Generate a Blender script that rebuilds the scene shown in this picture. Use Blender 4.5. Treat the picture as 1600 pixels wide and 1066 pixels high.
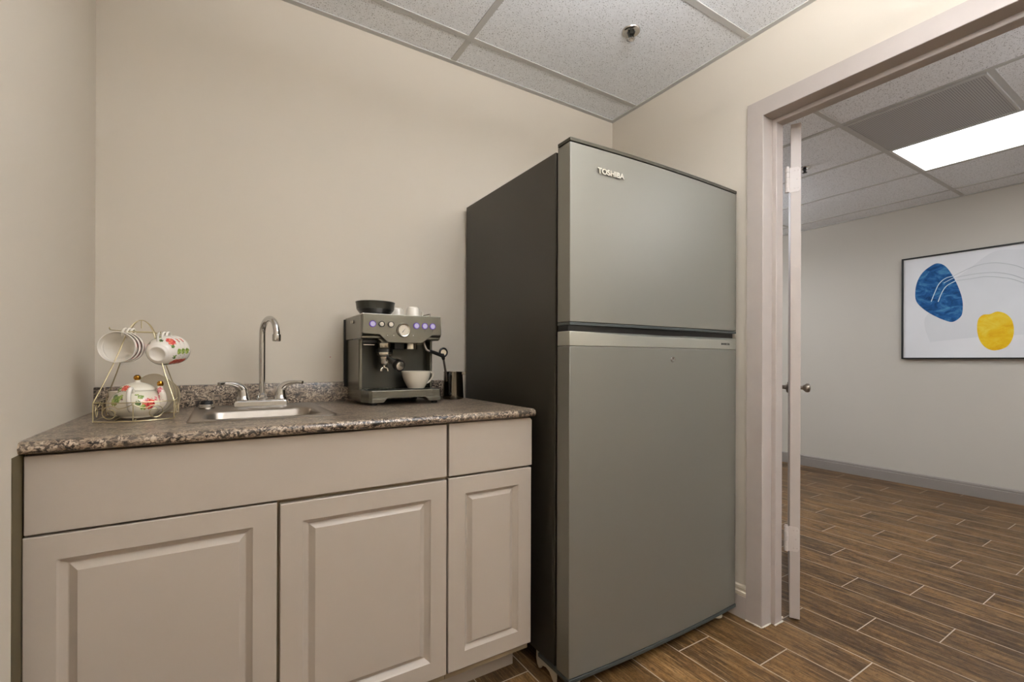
import bpy, bmesh, math, random
from mathutils import Vector, Matrix
random.seed(7)
for o in list(bpy.data.objects): bpy.data.objects.remove(o)
S = bpy.context.scene
COL = S.collection
PI = math.pi

# ------------------------------------------------------------------ camera
cd = bpy.data.cameras.new('camera'); cam = bpy.data.objects.new('camera', cd); COL.objects.link(cam)
cd.sensor_width = 36; cd.lens = 725.8171/1600*36; cd.clip_start = .02
cd.shift_y = (562.7729-533)/1600
cam.matrix_world = Matrix.Translation((0, 0, 1.06)) @ Matrix.Rotation(-math.radians(31.9888), 4, 'Z') @ Matrix.Rotation(PI/2, 4, 'X') @ Matrix.Rotation(math.radians(.1781), 4, 'Z')
S.camera = cam
# ------------------------------------------------------------------ world, exposure
w = bpy.data.worlds.new('world'); S.world = w; w.use_nodes = True
w.node_tree.nodes['Background'].inputs[0].default_value = (.8, .85, 1, 1)
w.node_tree.nodes['Background'].inputs[1].default_value = .3
S.view_settings.view_transform = 'Standard'; S.view_settings.look = 'None'
S.view_settings.gamma = 1; S.view_settings.use_curve_mapping = False
S.view_settings.exposure = 0.26
KITCHEN_FILL = 5.2      # emission of the unseen pendants added to light the kitchen
KITCHEN_UP = 54  # glow of the added pendant tops, in place of light bounced off the ceiling
OFFICE_UP = 19  # same for the tops of the added office pendants
OFFICE_LAMP = 6.7       # emission of the visible office troffer and the added office pendants

# room measures (camera stands at x=0, y=0)
XL, XR, YB, YR, H = -.3306, 1.830, 1.888, -1.70, 2.373
XR2, XF, H2 = 1.945, 5.02, 2.38
OY0, OY1 = -2.3, 4.2

# ------------------------------------------------------------------ materials
def lin(h):
    h = h.lstrip('#'); c = [int(h[i:i+2], 16)/255 for i in (0, 2, 4)]
    return tuple((v/12.92 if v <= .04045 else ((v+.055)/1.055)**2.4) for v in c) + (1,)
class NT:
    def __init__(s, name):
        s.m = bpy.data.materials.new(name); s.m.use_nodes = True; s.t = s.m.node_tree
        s.b = s.t.nodes['Principled BSDF']
    def n(s, typ, **k):
        x = s.t.nodes.new(typ)
        for a, v in k.items(): setattr(x, a, v)
        return x
    def L(s, a, b): s.t.links.new(a, b)
    def coord(s): return s.n('ShaderNodeTexCoord').outputs['Object']
    def geo(s): return s.n('ShaderNodeNewGeometry').outputs['Position']
    def math(s, op, a, b=None, c=None):
        x = s.n('ShaderNodeMath', operation=op)
        for i, v in enumerate((a, b, c)):
            if v is None: continue
            if isinstance(v, (int, float)): x.inputs[i].default_value = v
            else: s.L(v, x.inputs[i])
        return x.outputs[0]
    def noise(s, vec, scale, detail=3, rough=.5, dist=0):
        x = s.n('ShaderNodeTexNoise'); x.inputs['Scale'].default_value = scale; x.inputs['Detail'].default_value = detail
        x.inputs['Roughness'].default_value = rough; x.inputs['Distortion'].default_value = dist
        s.L(vec, x.inputs['Vector']); return x.outputs['Fac']
    def ramp(s, fac, stops, interp='LINEAR'):
        x = s.n('ShaderNodeValToRGB'); x.color_ramp.interpolation = interp
        e = x.color_ramp.elements
        while len(e) < len(stops): e.new(.5)
        for i, (p, c) in enumerate(stops):
            e[i].position = p; e[i].color = c if not isinstance(c, str) else lin(c)
        s.L(fac, x.inputs[0]); return x.outputs[0]
    def mix(s, fac, a, b, mode='MIX'):
        x = s.n('ShaderNodeMix', data_type='RGBA', blend_type=mode)
        for i, v in ((0, fac), (6, a), (7, b)):
            if isinstance(v, (int, float)): x.inputs[i].default_value = v
            elif isinstance(v, str): x.inputs[i].default_value = lin(v)
            elif isinstance(v, tuple): x.inputs[i].default_value = v
            else: s.L(v, x.inputs[i])
        return x.outputs[2]
    def mapping(s, vec, scale=(1, 1, 1), rot=(0, 0, 0)):
        x = s.n('ShaderNodeMapping'); x.inputs['Scale'].default_value = scale; x.inputs['Rotation'].default_value = rot
        s.L(vec, x.inputs['Vector']); return x.outputs[0]
    def bump(s, h, strength, dist=.002):
        x = s.n('ShaderNodeBump'); x.inputs['Strength'].default_value = strength; x.inputs['Distance'].default_value = dist
        s.L(h, x.inputs['Height']); s.L(x.outputs[0], s.b.inputs['Normal'])
    def base(s, c):
        if isinstance(c, str): s.b.inputs['Base Color'].default_value = lin(c)
        else: s.L(c, s.b.inputs['Base Color'])
    def set(s, rough=.5, metal=0, spec=.5, coat=0):
        s.b.inputs['Roughness'].default_value = rough; s.b.inputs['Metallic'].default_value = metal
        s.b.inputs['Specular IOR Level'].default_value = spec; s.b.inputs['Coat Weight'].default_value = coat
        return s

def simple(name, col, rough=.5, metal=0, spec=.5, var=.05, nscale=8, bump=0, bscale=200, coat=0):
    m = NT(name); v = m.coord(); c = lin(col)
    f = m.noise(v, nscale, 3)
    hi = tuple(min(1, x*(1+var)) for x in c[:3])+(1,); lo = tuple(x*(1-var) for x in c[:3])+(1,)
    m.base(m.ramp(f, [(.3, lo), (.7, hi)])); m.set(rough, metal, spec, coat)
    if bump: m.bump(m.noise(m.geo(), bscale, 2), bump, .001)
    return m.m
M = {}
M['wall_cream'] = simple('cream_wall_paint', '#cfc5b5', .7, spec=.3, var=.015, nscale=1.5, bump=.12, bscale=120)
M['wall_cream_cool'] = simple('cream_paint_cool_light', '#bfb9ad', .7, spec=.3, var=.015, nscale=1.5, bump=.1, bscale=120)  # same cream paint, with the cooler office light put into the colour
M['taupe'] = simple('taupe_frame_paint', '#aca198', .38, spec=.5, var=.03, nscale=12, bump=.15, bscale=90)
M['door_paint'] = simple('door_paint', '#b0a59c', .45, var=.03, nscale=10, bump=.15, bscale=90)
M['baseboard'] = simple('grey_baseboard', '#8c857e', .4, var=.03)
M['cap_cream'] = simple('cream_moulding', '#cfc3ae', .45, var=.03)
M['cabinet'] = simple('cabinet_thermofoil', '#ada193', .36, spec=.45, var=.015, nscale=3, bump=.05, bscale=60)
M['carcass'] = simple('cabinet_carcass', '#8d7d62', .6, var=.05)
M['gap_shade'] = simple('brown_gap_shade', '#54492f', .6, var=.08)  # dark brown puts the shade of the wall gap into the colour
M['caulk'] = simple('caulk', '#d8d0c4', .6, var=.1, nscale=60)
M['dark_gap'] = simple('dark_plastic', '#1a1815', .5, var=.05)
M['chrome'] = simple('chrome', '#cfcdca', .09, 1, var=.02)
M['jug_steel'] = simple('jug_dark_steel', '#6d665a', .1, 1, var=.03)
M['steel'] = simple('stainless_brushed', '#988f84', .34, 1, var=.04, nscale=20)
M['fr_door'] = simple('fridge_door_metallic', '#7b786e', .42, .45, spec=.5, var=.01, nscale=2)
M['fr_side'] = simple('fridge_side_dark', '#332f27', .42, .2, var=.02, nscale=2)
M['fr_trim'] = simple('fridge_silver_trim', '#bdbcb0', .3, .7, var=.02)
M['fr_cap'] = simple('fridge_cap', '#4a463c', .3, .5, var=.04)
M['fr_bot'] = simple('fridge_bottom_plate', '#3a3f3c', .45, .1, var=.04)
M['letter'] = simple('silver_letter', '#d8d6cc', .22, .8, var=.02)
M['black'] = simple('black_plastic', '#0c0b0a', .28, var=.05)
M['black_soft'] = simple('black_rubber', '#11100e', .6, var=.05)
M['ems_body'] = simple('machine_brushed_metal', '#6f6c61', .27, .85, var=.05, nscale=30)
M['ems_dark'] = simple('machine_shadow_metal', '#43423b', .34, .7, var=.05)
M['ems_edge'] = simple('machine_bright_edge', '#d5cfc2', .18, .95, var=.02)
M['ceramic'] = simple('white_ceramic', '#efe8dc', .12, spec=.6, var=.01, coat=.3)
M['ceramic2'] = simple('cream_ceramic', '#ddd3c0', .14, spec=.6, var=.02, coat=.3)
M['gold'] = simple('gilt', '#a8762a', .18, 1, var=.1, nscale=60)
M['wire'] = simple('champagne_wire', '#c2b48e', .32, .75, var=.08, nscale=60)
M['hinge_paint'] = simple('hinge_paint', '#bdb3ab', .35, var=.03)
M['white_paint'] = simple('white_metal', '#d9d6cf', .45, var=.02)
M['tbar'] = simple('ceiling_grid_metal', '#bdbbb6', .4, spec=.4, var=.02)
M['frame_black'] = simple('black_frame', '#15140f', .35, var=.05)
M['canvas'] = simple('canvas_white', '#dcdcdc', .7, var=.03, nscale=3, bump=.1, bscale=600)
M['line_white'] = simple('painted_pale_line', '#cfe2e6', .7)
M['line_grey'] = simple('painted_grey_line', '#b3b8b7', .7)
M['shape_grey'] = simple('painted_grey_wash', '#d2d3d3', .7, var=.02, nscale=6)
M['red'] = simple('red_paint', '#a8283a', .5)
M['brown_foot'] = simple('pale_bracket', '#b5a996', .5)
M['coffee'] = simple('coffee', '#2a120a', .2)
M['badge_dark'] = simple('dark_print', '#2a2a26', .5)

def emis(name, col, st):
    m = NT(name); e = m.n('ShaderNodeEmission'); e.inputs[0].default_value = lin(col); e.inputs[1].default_value = st
    m.L(e.outputs[0], m.t.nodes['Material Output'].inputs[0]); return m.m
M['kit_emit'] = emis('kitchen_fill_glow', '#f8faff', KITCHEN_FILL)
M['off_emit'] = emis('office_diffuser', '#f6f8ff', OFFICE_LAMP)
M['kit_up'] = emis('kitchen_added_uplight', '#f8faff', KITCHEN_UP)
M['off_up'] = emis('office_added_uplight', '#f6f8ff', OFFICE_UP)
M['purple'] = emis('lit_violet_ring', '#7a55c4', .5)
M['purple_face'] = emis('lit_violet_button', '#dccfe8', .62)

def acoustic():
    m = NT('acoustic_tile'); v = m.geo()
    f = m.noise(v, 210, 2, .6); g = m.noise(v, 60, 2, .5)
    s = m.ramp(f, [(.34, (0, 0, 0, 1)), (.39, (1, 1, 1, 1))])
    c = m.mix(s, '#85827c', m.ramp(g, [(.3, '#ecedee'), (.7, '#f3f4f5')]))
    m.base(c); m.set(.9, spec=.1); m.bump(s, .2, .002); return m.m
M['acoustic'] = acoustic()

def granite():
    m = NT('speckled_laminate'); p = m.geo()
    warp = m.mapping(p, (1.0, 1.7, 1.7), (0, 0, .5))
    f1 = m.noise(warp, 50, 6, .62, .9)
    f2 = m.noise(p, 150, 4, .65, .4)
    f3 = m.noise(m.mapping(p, (1, 2.4, 2), (0, 0, .35)), 11, 4, .6, .8)
    c = m.ramp(f1, [(.43, '#080402'), (.47, '#2a1e16'), (.495, '#544335'), (.530, '#a59480'), (.565, '#85735f'), (.62, '#4a3a2e')])
    d = m.ramp(f2, [(.43, '#0c0704'), (.485, '#4f3e30'), (.55, '#b5a48f')])
    e = m.mix(m.ramp(m.noise(p, 38, 3, .6), [(.46, (0, 0, 0, 1)), (.56, (1, 1, 1, 1))]), c, d)
    e = m.mix(m.ramp(f3, [(.42, (0, 0, 0, 1)), (.62, (.3, .3, .3, 1))]), e, '#a89884')
    m.base(e); m.set(.3, spec=.45, coat=.08); return m.m
M['granite'] = granite()

def plank():
    m = NT('wood_look_plank_tile'); p = m.geo()
    sx = m.n('ShaderNodeSeparateXYZ'); m.L(p, sx.inputs[0]); X, Y = sx.outputs[0], sx.outputs[1]
    W, LN = .1757, .6
    cx = m.math('DIVIDE', m.math('SUBTRACT', X, 1.767), W); col = m.math('FLOOR', cx); fx = m.math('SUBTRACT', cx, col)
    # joints step by a third of a plank from column to column, with a jump at the threshold
    jump = m.math('MULTIPLY', m.math('LESS_THAN', X, 1.94), .083)
    yy = m.math('SUBTRACT', m.math('ADD', m.math('SUBTRACT', Y, 1.229), m.math('MULTIPLY', col, .2)), jump)
    cy = m.math('DIVIDE', yy, LN); row = m.math('FLOOR', cy); fy = m.math('SUBTRACT', cy, row)
    def edge(f, size, wd):   # 1 inside a grout line
        d = m.math('MULTIPLY', m.math('MINIMUM', f, m.math('SUBTRACT', 1, f)), size)
        return m.math('LESS_THAN', d, wd)
    gr = m.math('MAXIMUM', edge(fx, W, .0018), edge(fy, LN, .0019))
    cb = m.n('ShaderNodeCombineXYZ'); m.L(col, cb.inputs[0]); m.L(row, cb.inputs[1])
    wn = m.n('ShaderNodeTexWhiteNoise', noise_dimensions='3D'); m.L(cb.outputs[0], wn.inputs['Vector']); rnd = wn.outputs['Value']
    off = m.n('ShaderNodeVectorMath', operation='SCALE'); m.L(wn.outputs['Color'], off.inputs[0]); off.inputs['Scale'].default_value = 7
    ad = m.n('ShaderNodeVectorMath', operation='ADD'); m.L(p, ad.inputs[0]); m.L(off.outputs[0], ad.inputs[1]); q = ad.outputs[0]
    grain = m.noise(m.mapping(q, (26, 2.2, 1)), 1.6, 6, .65, .6)
    fine = m.noise(m.mapping(q, (90, 9, 1)), 1.4, 5, .7, .4)
    blot = m.noise(m.mapping(q, (7, 3, 1)), 1.3, 4, .6, .5)
    scr = m.noise(m.mapping(q, (40, 110, 1)), 1.2, 4, .7, .3)
    fine2 = m.noise(m.mapping(q, (240, 34, 1)), 1.4, 5, .75, .6)
    c = m.ramp(grain, [(.30, '#3a2b1e'), (.45, '#71563a'), (.57, '#967654'), (.72, '#b3936c')])
    c = m.mix(.42, c, m.ramp(fine, [(.32, '#281c13'), (.5, '#866645'), (.7, '#bda180')]))
    c = m.mix(m.ramp(blot, [(.40, (.5, .5, .5, 1)), (.56, (0, 0, 0, 1))]), c, '#33261e')
    c = m.mix(m.ramp(scr, [(.55, (0, 0, 0, 1)), (.72, (.4, .4, .4, 1))]), c, '#3a2618')
    c = m.mix(.55, c, m.ramp(fine2, [(.36, (.25, .23, .21, 1)), (.5, (.8, .8, .8, 1)), (.64, (1, 1, 1, 1))]), 'MULTIPLY')
    scuff = m.noise(m.mapping(q, (70, 42, 1)), 1.5, 6, .78, .8)
    c = m.mix(.6, c, m.ramp(scuff, [(.38, (.22, .19, .17, 1)), (.47, (.8, .79, .78, 1)), (.60, (1, 1, 1, 1))]), 'MULTIPLY')
    streak = m.noise(m.mapping(q, (120, 5, 1)), 1.3, 4, .7, .3)
    c = m.mix(m.ramp(streak, [(.54, (0, 0, 0, 1)), (.66, (.55, .55, .55, 1))]), c, '#b49a78')
    hsv = m.n('ShaderNodeHueSaturation'); m.L(c, hsv.inputs['Color'])
    m.L(m.math('ADD', m.math('MULTIPLY', rnd, .46), .61), hsv.inputs['Value']); hsv.inputs['Saturation'].default_value = 1.16
    c = m.mix(gr, hsv.outputs[0], '#afa394')
    m.base(c); m.set(.42, spec=.35)
    h = m.math('SUBTRACT', m.math('MULTIPLY', fine2, .4), m.math('MULTIPLY', gr, 1.0)); m.bump(h, .5, .002)
    return m.m
M['plank'] = plank()

def perforated():
    m = NT('perforated_grille'); p = m.geo()
    v = m.n('ShaderNodeTexVoronoi'); v.inputs['Scale'].default_value = 110; v.inputs['Randomness'].default_value = 0; m.L(p, v.inputs['Vector'])
    m.base(m.ramp(v.outputs['Distance'], [(.24, '#6f6d6b'), (.44, '#bdbbb8')])); m.set(.5); return m.m
M['perf'] = perforated()

def floral(name, spots, base='#efe8da', warp=.006):
    """white glaze with painted spots: (x,y,z,radius,colour)"""
    m = NT(name); p = m.coord(); nz = m.n('ShaderNodeTexNoise'); nz.inputs['Scale'].default_value = 170; nz.inputs['Detail'].default_value = 2
    m.L(p, nz.inputs['Vector'])
    sub = m.n('ShaderNodeVectorMath', operation='SUBTRACT'); m.L(nz.outputs['Color'], sub.inputs[0]); sub.inputs[1].default_value = (.5, .5, .5)
    sc = m.n('ShaderNodeVectorMath', operation='SCALE'); m.L(sub.outputs[0], sc.inputs[0]); sc.inputs['Scale'].default_value = warp*3
    ad = m.n('ShaderNodeVectorMath', operation='ADD'); m.L(p, ad.inputs[0]); m.L(sc.outputs[0], ad.inputs[1])
    c = lin(base); cur = None
    pet = m.noise(p, 130, 2, .5, 1.5)
    for (x, y, z, r, colr) in spots:
        d = m.n('ShaderNodeVectorMath', operation='DISTANCE'); m.L(ad.outputs[0], d.inputs[0]); d.inputs[1].default_value = (x, y, z)
        f = m.math('LESS_THAN', d.outputs['Value'], r)
        a, b = colr
        tint = m.ramp(pet, [(.42, a), (.58, b)])
        cur = m.mix(f, cur if cur is not None else c, tint)
    m.base(cur); m.set(.13, spec=.6, coat=.3); return m.m
ROSE = ('#b8202c', '#e87a62'); ROSE2 = ('#c63a3a', '#f0a070'); LEAF = ('#5b7a2c', '#b7c46a'); DLEAF = ('#2f4b2a', '#7f9a4a'); PINK = ('#cf5560', '#e6a0a0')

# ------------------------------------------------------------------ mesh helpers
def sp(o, label=None, cat=None, group=None, kind=None):
    for k, v in (('label', label), ('category', cat), ('group', group), ('kind', kind)):
        if v: o[k] = v
    return o
def thing(name, label, cat, loc, group=None, kind=None):
    o = bpy.data.objects.new(name, None); COL.objects.link(o); o.location = loc; o.empty_display_size = .05
    o['_b'] = list(loc)
    return sp(o, label, cat, group, kind)
BASE = {}
def base_of(o):
    if o is None: return Vector((0, 0, 0))
    return Vector(BASE[o.name]) if o.name in BASE else Vector(o.location)
def obj(name, bm, mat, parent=None, smooth=False, bevel=0, seg=2, loc=None, angle=40, sub=0):
    """world-space bmesh -> one object; origin = the thing's base (or loc)"""
    b = base_of(parent) if parent is not None else Vector(loc or (0, 0, 0))
    bmesh.ops.remove_doubles(bm, verts=bm.verts, dist=1e-6)
    bmesh.ops.recalc_face_normals(bm, faces=bm.faces)
    bm.transform(Matrix.Translation(-b))
    me = bpy.data.meshes.new(name); bm.to_mesh(me); bm.free()
    mats = mat if isinstance(mat, (list, tuple)) else [mat]
    for x in mats: me.materials.append(M[x] if isinstance(x, str) else x)
    o = bpy.data.objects.new(name, me); COL.objects.link(o)
    if parent is not None: o.parent = parent
    else: o.location = b
    BASE[o.name] = b
    if smooth:
        for p in me.polygons: p.use_smooth = True
        if smooth != 'all': me.set_sharp_from_angle(angle=math.radians(angle))
    if bevel:
        md = o.modifiers.new('bevel', 'BEVEL'); md.width = bevel; md.segments = seg; md.limit_method = 'ANGLE'; md.angle_limit = math.radians(35); md.harden_normals = False
    if sub:
        md = o.modifiers.new('sub', 'SUBSURF'); md.levels = sub; md.render_levels = sub
    return o
def B(): return bmesh.new()
def box(bm, x0, x1, y0, y1, z0, z1, mi=0):
    vs = [bm.verts.new(v) for v in ((x0, y0, z0), (x1, y0, z0), (x1, y1, z0), (x0, y1, z0), (x0, y0, z1), (x1, y0, z1), (x1, y1, z1), (x0, y1, z1))]
    for f in ((3, 2, 1, 0), (4, 5, 6, 7), (0, 1, 5, 4), (1, 2, 6, 5), (2, 3, 7, 6), (3, 0, 4, 7)):
        bm.faces.new([vs[i] for i in f]).material_index = mi
    return bm
def bxs(*boxes):
    bm = B()
    for b in boxes: box(bm, *b)
    return bm
def prism(bm, pts, axis, a, b, mi=0):
    def P(u, v, t): return {'X': (t, u, v), 'Y': (u, t, v), 'Z': (u, v, t)}[axis]
    A = [bm.verts.new(P(u, v, a)) for u, v in pts]; C = [bm.verts.new(P(u, v, b)) for u, v in pts]
    n = len(pts)
    bm.faces.new(A).material_index = mi; bm.faces.new(C[::-1]).material_index = mi
    for i in range(n): bm.faces.new((A[i], C[i], C[(i+1) % n], A[(i+1) % n])).material_index = mi
    return bm
def tube(bm, pts, r, seg=10, closed=False, caps=True):
    pts = [Vector(p) for p in pts]; n = len(pts); rings = []
    rs = r if isinstance(r, (list, tuple)) else [r]*n
    t0 = (pts[1]-pts[0]).normalized(); up = Vector((0, 0, 1)) if abs(t0.z) < .9 else Vector((1, 0, 0))
    nrm = (up - t0*up.dot(t0)).normalized()
    for i in range(n):
        if closed: t = (pts[(i+1) % n]-pts[i-1]).normalized()
        else: t = (pts[min(i+1, n-1)]-pts[max(i-1, 0)]).normalized()
        nrm = (nrm - t*nrm.dot(t)).normalized(); bi = t.cross(nrm)
        rings.append([bm.verts.new(pts[i] + (nrm*math.cos(2*PI*k/seg) + bi*math.sin(2*PI*k/seg))*rs[i]) for k in range(seg)])
    m = n if closed else n-1
    for i in range(m):
        a, b = rings[i], rings[(i+1) % n]
        for k in range(seg): bm.faces.new((a[k], a[(k+1) % seg], b[(k+1) % seg], b[k]))
    if caps and not closed:
        bm.faces.new(rings[0][::-1]); bm.faces.new(rings[-1])
    return bm
def smooth_path(ctrl, n=8):
    c = [Vector(p) for p in ctrl]; out = []
    c = [c[0]*2-c[1]] + c + [c[-1]*2-c[-2]]
    for i in range(1, len(c)-2):
        for k in range(n):
            t = k/n; p0, p1, p2, p3 = c[i-1:i+3]
            out.append(.5*((2*p1)+(-p0+p2)*t+(2*p0-5*p1+4*p2-p3)*t*t+(-p0+3*p1-3*p2+p3)*t**3))
    out.append(c[-2]); return out
def lathe(bm, prof, seg=32, mat=None, mi=0, sq=1.0):
    """profile [(r,z)] about z; mat places it"""
    mat = mat or Matrix.Identity(4); rings = []
    for r, z in prof:
        if r < 1e-6: rings.append([bm.verts.new(mat @ Vector((0, 0, z)))])
        else: rings.append([bm.verts.new(mat @ Vector((r*math.cos(2*PI*k/seg), r*sq*math.sin(2*PI*k/seg), z))) for k in range(seg)])
    for a, b in zip(rings, rings[1:]):
        for k in range(seg):
            k2 = (k+1) % seg
            if len(a) == 1 and len(b) == 1: continue
            if len(a) == 1: f = (a[0], b[k], b[k2])
            elif len(b) == 1: f = (a[k], a[k2], b[0])
            else: f = (a[k], a[k2], b[k2], b[k])
            bm.faces.new(f).material_index = mi
    return bm
def T(x, y, z): return Matrix.Translation((x, y, z))
def aim(loc, d):
    return T(*loc) @ Vector(d).to_track_quat('Z', 'Y').to_matrix().to_4x4()
def cyl(bm, loc, d, r, h, seg=24, r2=None, mi=0):
    r2 = r if r2 is None else r2
    return lathe(bm, [(0, 0), (r, 0), (r2, h), (0, h)], seg, aim(loc, d), mi)
def text_obj(name, txt, size, mat, parent, loc, rot, ext=.001, off=0.0, sx=1.0):
    cu = bpy.data.curves.new(name, 'FONT'); cu.body = txt; cu.size = size; cu.extrude = ext; cu.offset = off; cu.align_x = 'LEFT'; cu.space_character = 1.0
    tmp = bpy.data.objects.new('tmp', cu); COL.objects.link(tmp)
    dg = bpy.context.evaluated_depsgraph_get(); me = bpy.data.meshes.new_from_object(tmp.evaluated_get(dg))
    bpy.data.objects.remove(tmp)
    me.transform(T(*(Vector(loc)-base_of(parent))) @ rot.to_4x4() @ Matrix.Diagonal((sx, 1, 1, 1)))
    me.materials.clear(); me.materials.append(M[mat])
    o = bpy.data.objects.new(name, me); COL.objects.link(o); o.parent = parent; return o
def structure(name, bm, mat, **k): return sp(obj(name, bm, mat, **k), kind='structure')

# ------------------------------------------------------------------ shell
structure('floor', bxs((XL-.12, XF+.12, OY0, OY1, -.08, 0)), 'plank')
OH, OYa, OYb = 2.033, .12, 1.035          # door opening
structure('wall_back', bxs((XL-.1, XR, YB, YB+.1, 0, H+.12)), 'wall_cream')
structure('wall_left', bxs((XL-.1, XL, YR-.1, YB, 0, H+.12)), 'wall_cream')
structure('wall_rear', bxs((XL, XR, YR-.1, YR, 0, H+.12)), 'wall_cream')
wr = bxs((XR, XR2-.002, OYb+.02, YB+.1, 0, H+.12), (XR, XR2-.002, YR-.1, OYa-.02, 0, H+.12), (XR, XR2-.002, OYa-.02, OYb+.02, OH+.02, H+.12))
structure('wall_right', wr, 'wall_cream')
structure('wall_far', bxs((XF, XF+.1, OY0, OY1, 0, H2+.12)), 'wall_cream_cool')
structure('wall_far_left', bxs((XR2-.002, XF, OY1, OY1+.1, 0, H2+.12)), 'wall_cream_cool')
structure('wall_far_right', bxs((XR2-.002, XF, OY0-.1, OY0, 0, H2+.12)), 'wall_cream_cool')
# ceilings: openings for the lamps and the grille are cut by laying tiles around them
KL = []
def cells(x0, x1, y0, y1, xs, ys, z, th, holes):
    bm = B(); X = sorted(set([x0, x1]+[x for x in xs if x0 < x < x1])); Y = sorted(set([y0, y1]+[y for y in ys if y0 < y < y1]))
    for a, b in zip(X, X[1:]):
        for c, d in zip(Y, Y[1:]):
            mx, my = (a+b)/2, (c+d)/2
            if any(h[0] < mx < h[1] and h[2] < my < h[3] for h in holes): continue
            box(bm, a+.0015, b-.0015, c+.0015, d-.0015, z, z+th)
    return bm
kx = [.858-1.22, .858]; ky = [1.704-.61*i for i in range(7)]
structure('ceiling', cells(XL, XR, YR, YB, kx, ky, H+.004, .016, KL), 'acoustic', bevel=.002, seg=1)
ox = [2.94+.606*i for i in range(-1, 4)]; oy = [1.238, 1.238-.6, 1.238-1.21, 1.238-2.42, 1.238-3.2, 2.45, 3.67]
holes = [(2.94, 3.546, .638, 1.238), (3.546, 4.152, .028, 1.238)]
oc = cells(XR2, XF, OY0, OY1, ox, [y for i, y in enumerate(oy) if i != 1], H2+.004, .016, [(2.94, 3.546, .028, 1.238)]+holes[1:])
box(oc, 2.9415, 3.5445, .0295, .6365, H2+.004, H2+.020)
structure('ceiling_office', oc, 'acoustic', bevel=.002, seg=1)
def tgrid(x0, x1, y0, y1, xs, ys, z, skip=()):
    bm = B(); w = .012
    for x in xs:
        if x0 < x < x1: box(bm, x-w, x+w, y0, y1, z, z+.006)
    for y in ys:
        if y0 < y < y1:
            a, b = x0, x1
            box(bm, a, b, y-w, y+w, z+.0004, z+.0056)
    for b in ((x0, x1, y0, y0+.022), (x0, x1, y1-.022, y1), (x0, x0+.022, y0+.022, y1-.022), (x1-.022, x1, y0+.022, y1-.022)):
        box(bm, *b, z-.0012, z+.0048)
    return bm
structure('trim_1', tgrid(XL, XR, YR, YB, kx, ky, H), 'tbar')
bm = B(); w_ = .012
for x in ox:
    if XR2 < x < XF: box(bm, x-w_, x+w_, OY0, OY1, H2, H2+.006)
for y in oy:
    if y == oy[1]: box(bm, 2.94, 3.546, y-w_, y+w_, H2+.0004, H2+.0056)
    else: box(bm, XR2, 3.546 if y == oy[2] else XF, y-w_, y+w_, H2+.0004, H2+.0056)
for b in ((XR2, XF, OY0, OY0+.022), (XR2, XF, OY1-.022, OY1), (XF-.022, XF, OY0+.022, OY1-.022), (XR2, XR2+.022, OY0+.022, OY1-.022)): box(bm, *b, H2-.0012, H2+.0048)
structure('trim_2', bm, 'tbar')
# slab above the tiles closes the plenum
structure('ceiling_slab', bxs((XL-.1, XF+.1, OY0-.1, OY1+.1, H+.12, H+.2)), 'white_paint')

# lamps: the office panel, plus unseen hanging ones added for light
def troffer(x0, x1, y0, y1, z, emit, label):
    t = thing('ceiling_light', label, 'ceiling light', ((x0+x1)/2, (y0+y1)/2, z))
    f = .014
    obj('frame', bxs((x0, x1, y0, y0+f, z-.001, z+.05), (x0, x1, y1-f, y1, z-.001, z+.05), (x0, x0+f, y0+f, y1-f, z-.001, z+.05), (x1-f, x1, y0+f, y1-f, z-.001, z+.05)), 'white_paint', t)
    obj('diffuser', bxs((x0+f, x1-f, y0+f, y1-f, z+.003, z+.008)), emit, t)
    obj('housing', bxs((x0+f, x1-f, y0+f, y1-f, z+.05, z+.055)), 'white_paint', t)
def added_pendant(x0, x1, y0, y1, z, label, emit='kit_emit'):  # hanging lamp added out of view to brighten walls and ceiling
    t = thing('ceiling_light', label, 'ceiling light', ((x0+x1)/2, (y0+y1)/2, z))
    xm, ym = (x0+x1)/2, (y0+y1)/2
    obj('mounting_plate', cyl(B(), (xm, ym, z-.0015), (0, 0, -1), .07, .02, 32), 'white_paint', t, smooth=True)
    obj('stem', tube(B(), [(xm, ym, z-.02), (xm, ym, z-LDROP+.06)], .01, 12), 'white_paint', t, smooth=True)
    obj('diffuser', bxs((x0, x1, y0, y1, z-LDROP-.04, z-LDROP+.08)), emit, t, bevel=.02, seg=3)
    obj('added_uplight', bxs((x0+.03, x1-.03, y0+.03, y1-.03, z-LDROP+.082, z-LDROP+.092)), 'kit_up' if emit == 'kit_emit' else 'off_up', t)  # glowing top added to throw extra light on the ceiling
LDROP = .33
added_pendant(.66, .98, -.55, .74, H, 'long white fill light added out of view in the middle of the kitchenette')
added_pendant(1.05, 1.63, -1.30, -.73, H, 'square white fill light added out of view at the rear of the kitchenette')
troffer(3.558, 4.140, .040, 1.226, H2, 'off_emit', 'bright white ceiling light panel beside the grey perforated grille')
added_pendant(2.352, 2.934, -1.3, -.3, H2, 'long white fill light added out of view in the office near the doorway', 'off_emit')
added_pendant(3.1, 3.7, 2.6, 3.6, H2, 'long white fill light added out of view at the far left end of the office', 'off_emit')
t = thing('ceiling_grille', 'grey perforated air grille in the office ceiling beside the bright light panel', 'vent', (3.243, .938, H2))
obj('perforated_panel', bxs((2.962, 3.524, .660, 1.216, H2-.006, H2-.003)), 'perf', t)
obj('frame', bxs((2.953, 3.533, .651, .662, H2-.008, H2+.004), (2.953, 3.533, 1.214, 1.225, H2-.008, H2+.004), (2.953, 2.964, .662, 1.214, H2-.008, H2+.004), (3.522, 3.533, .662, 1.214, H2-.008, H2+.004)), 'tbar', t)

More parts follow.
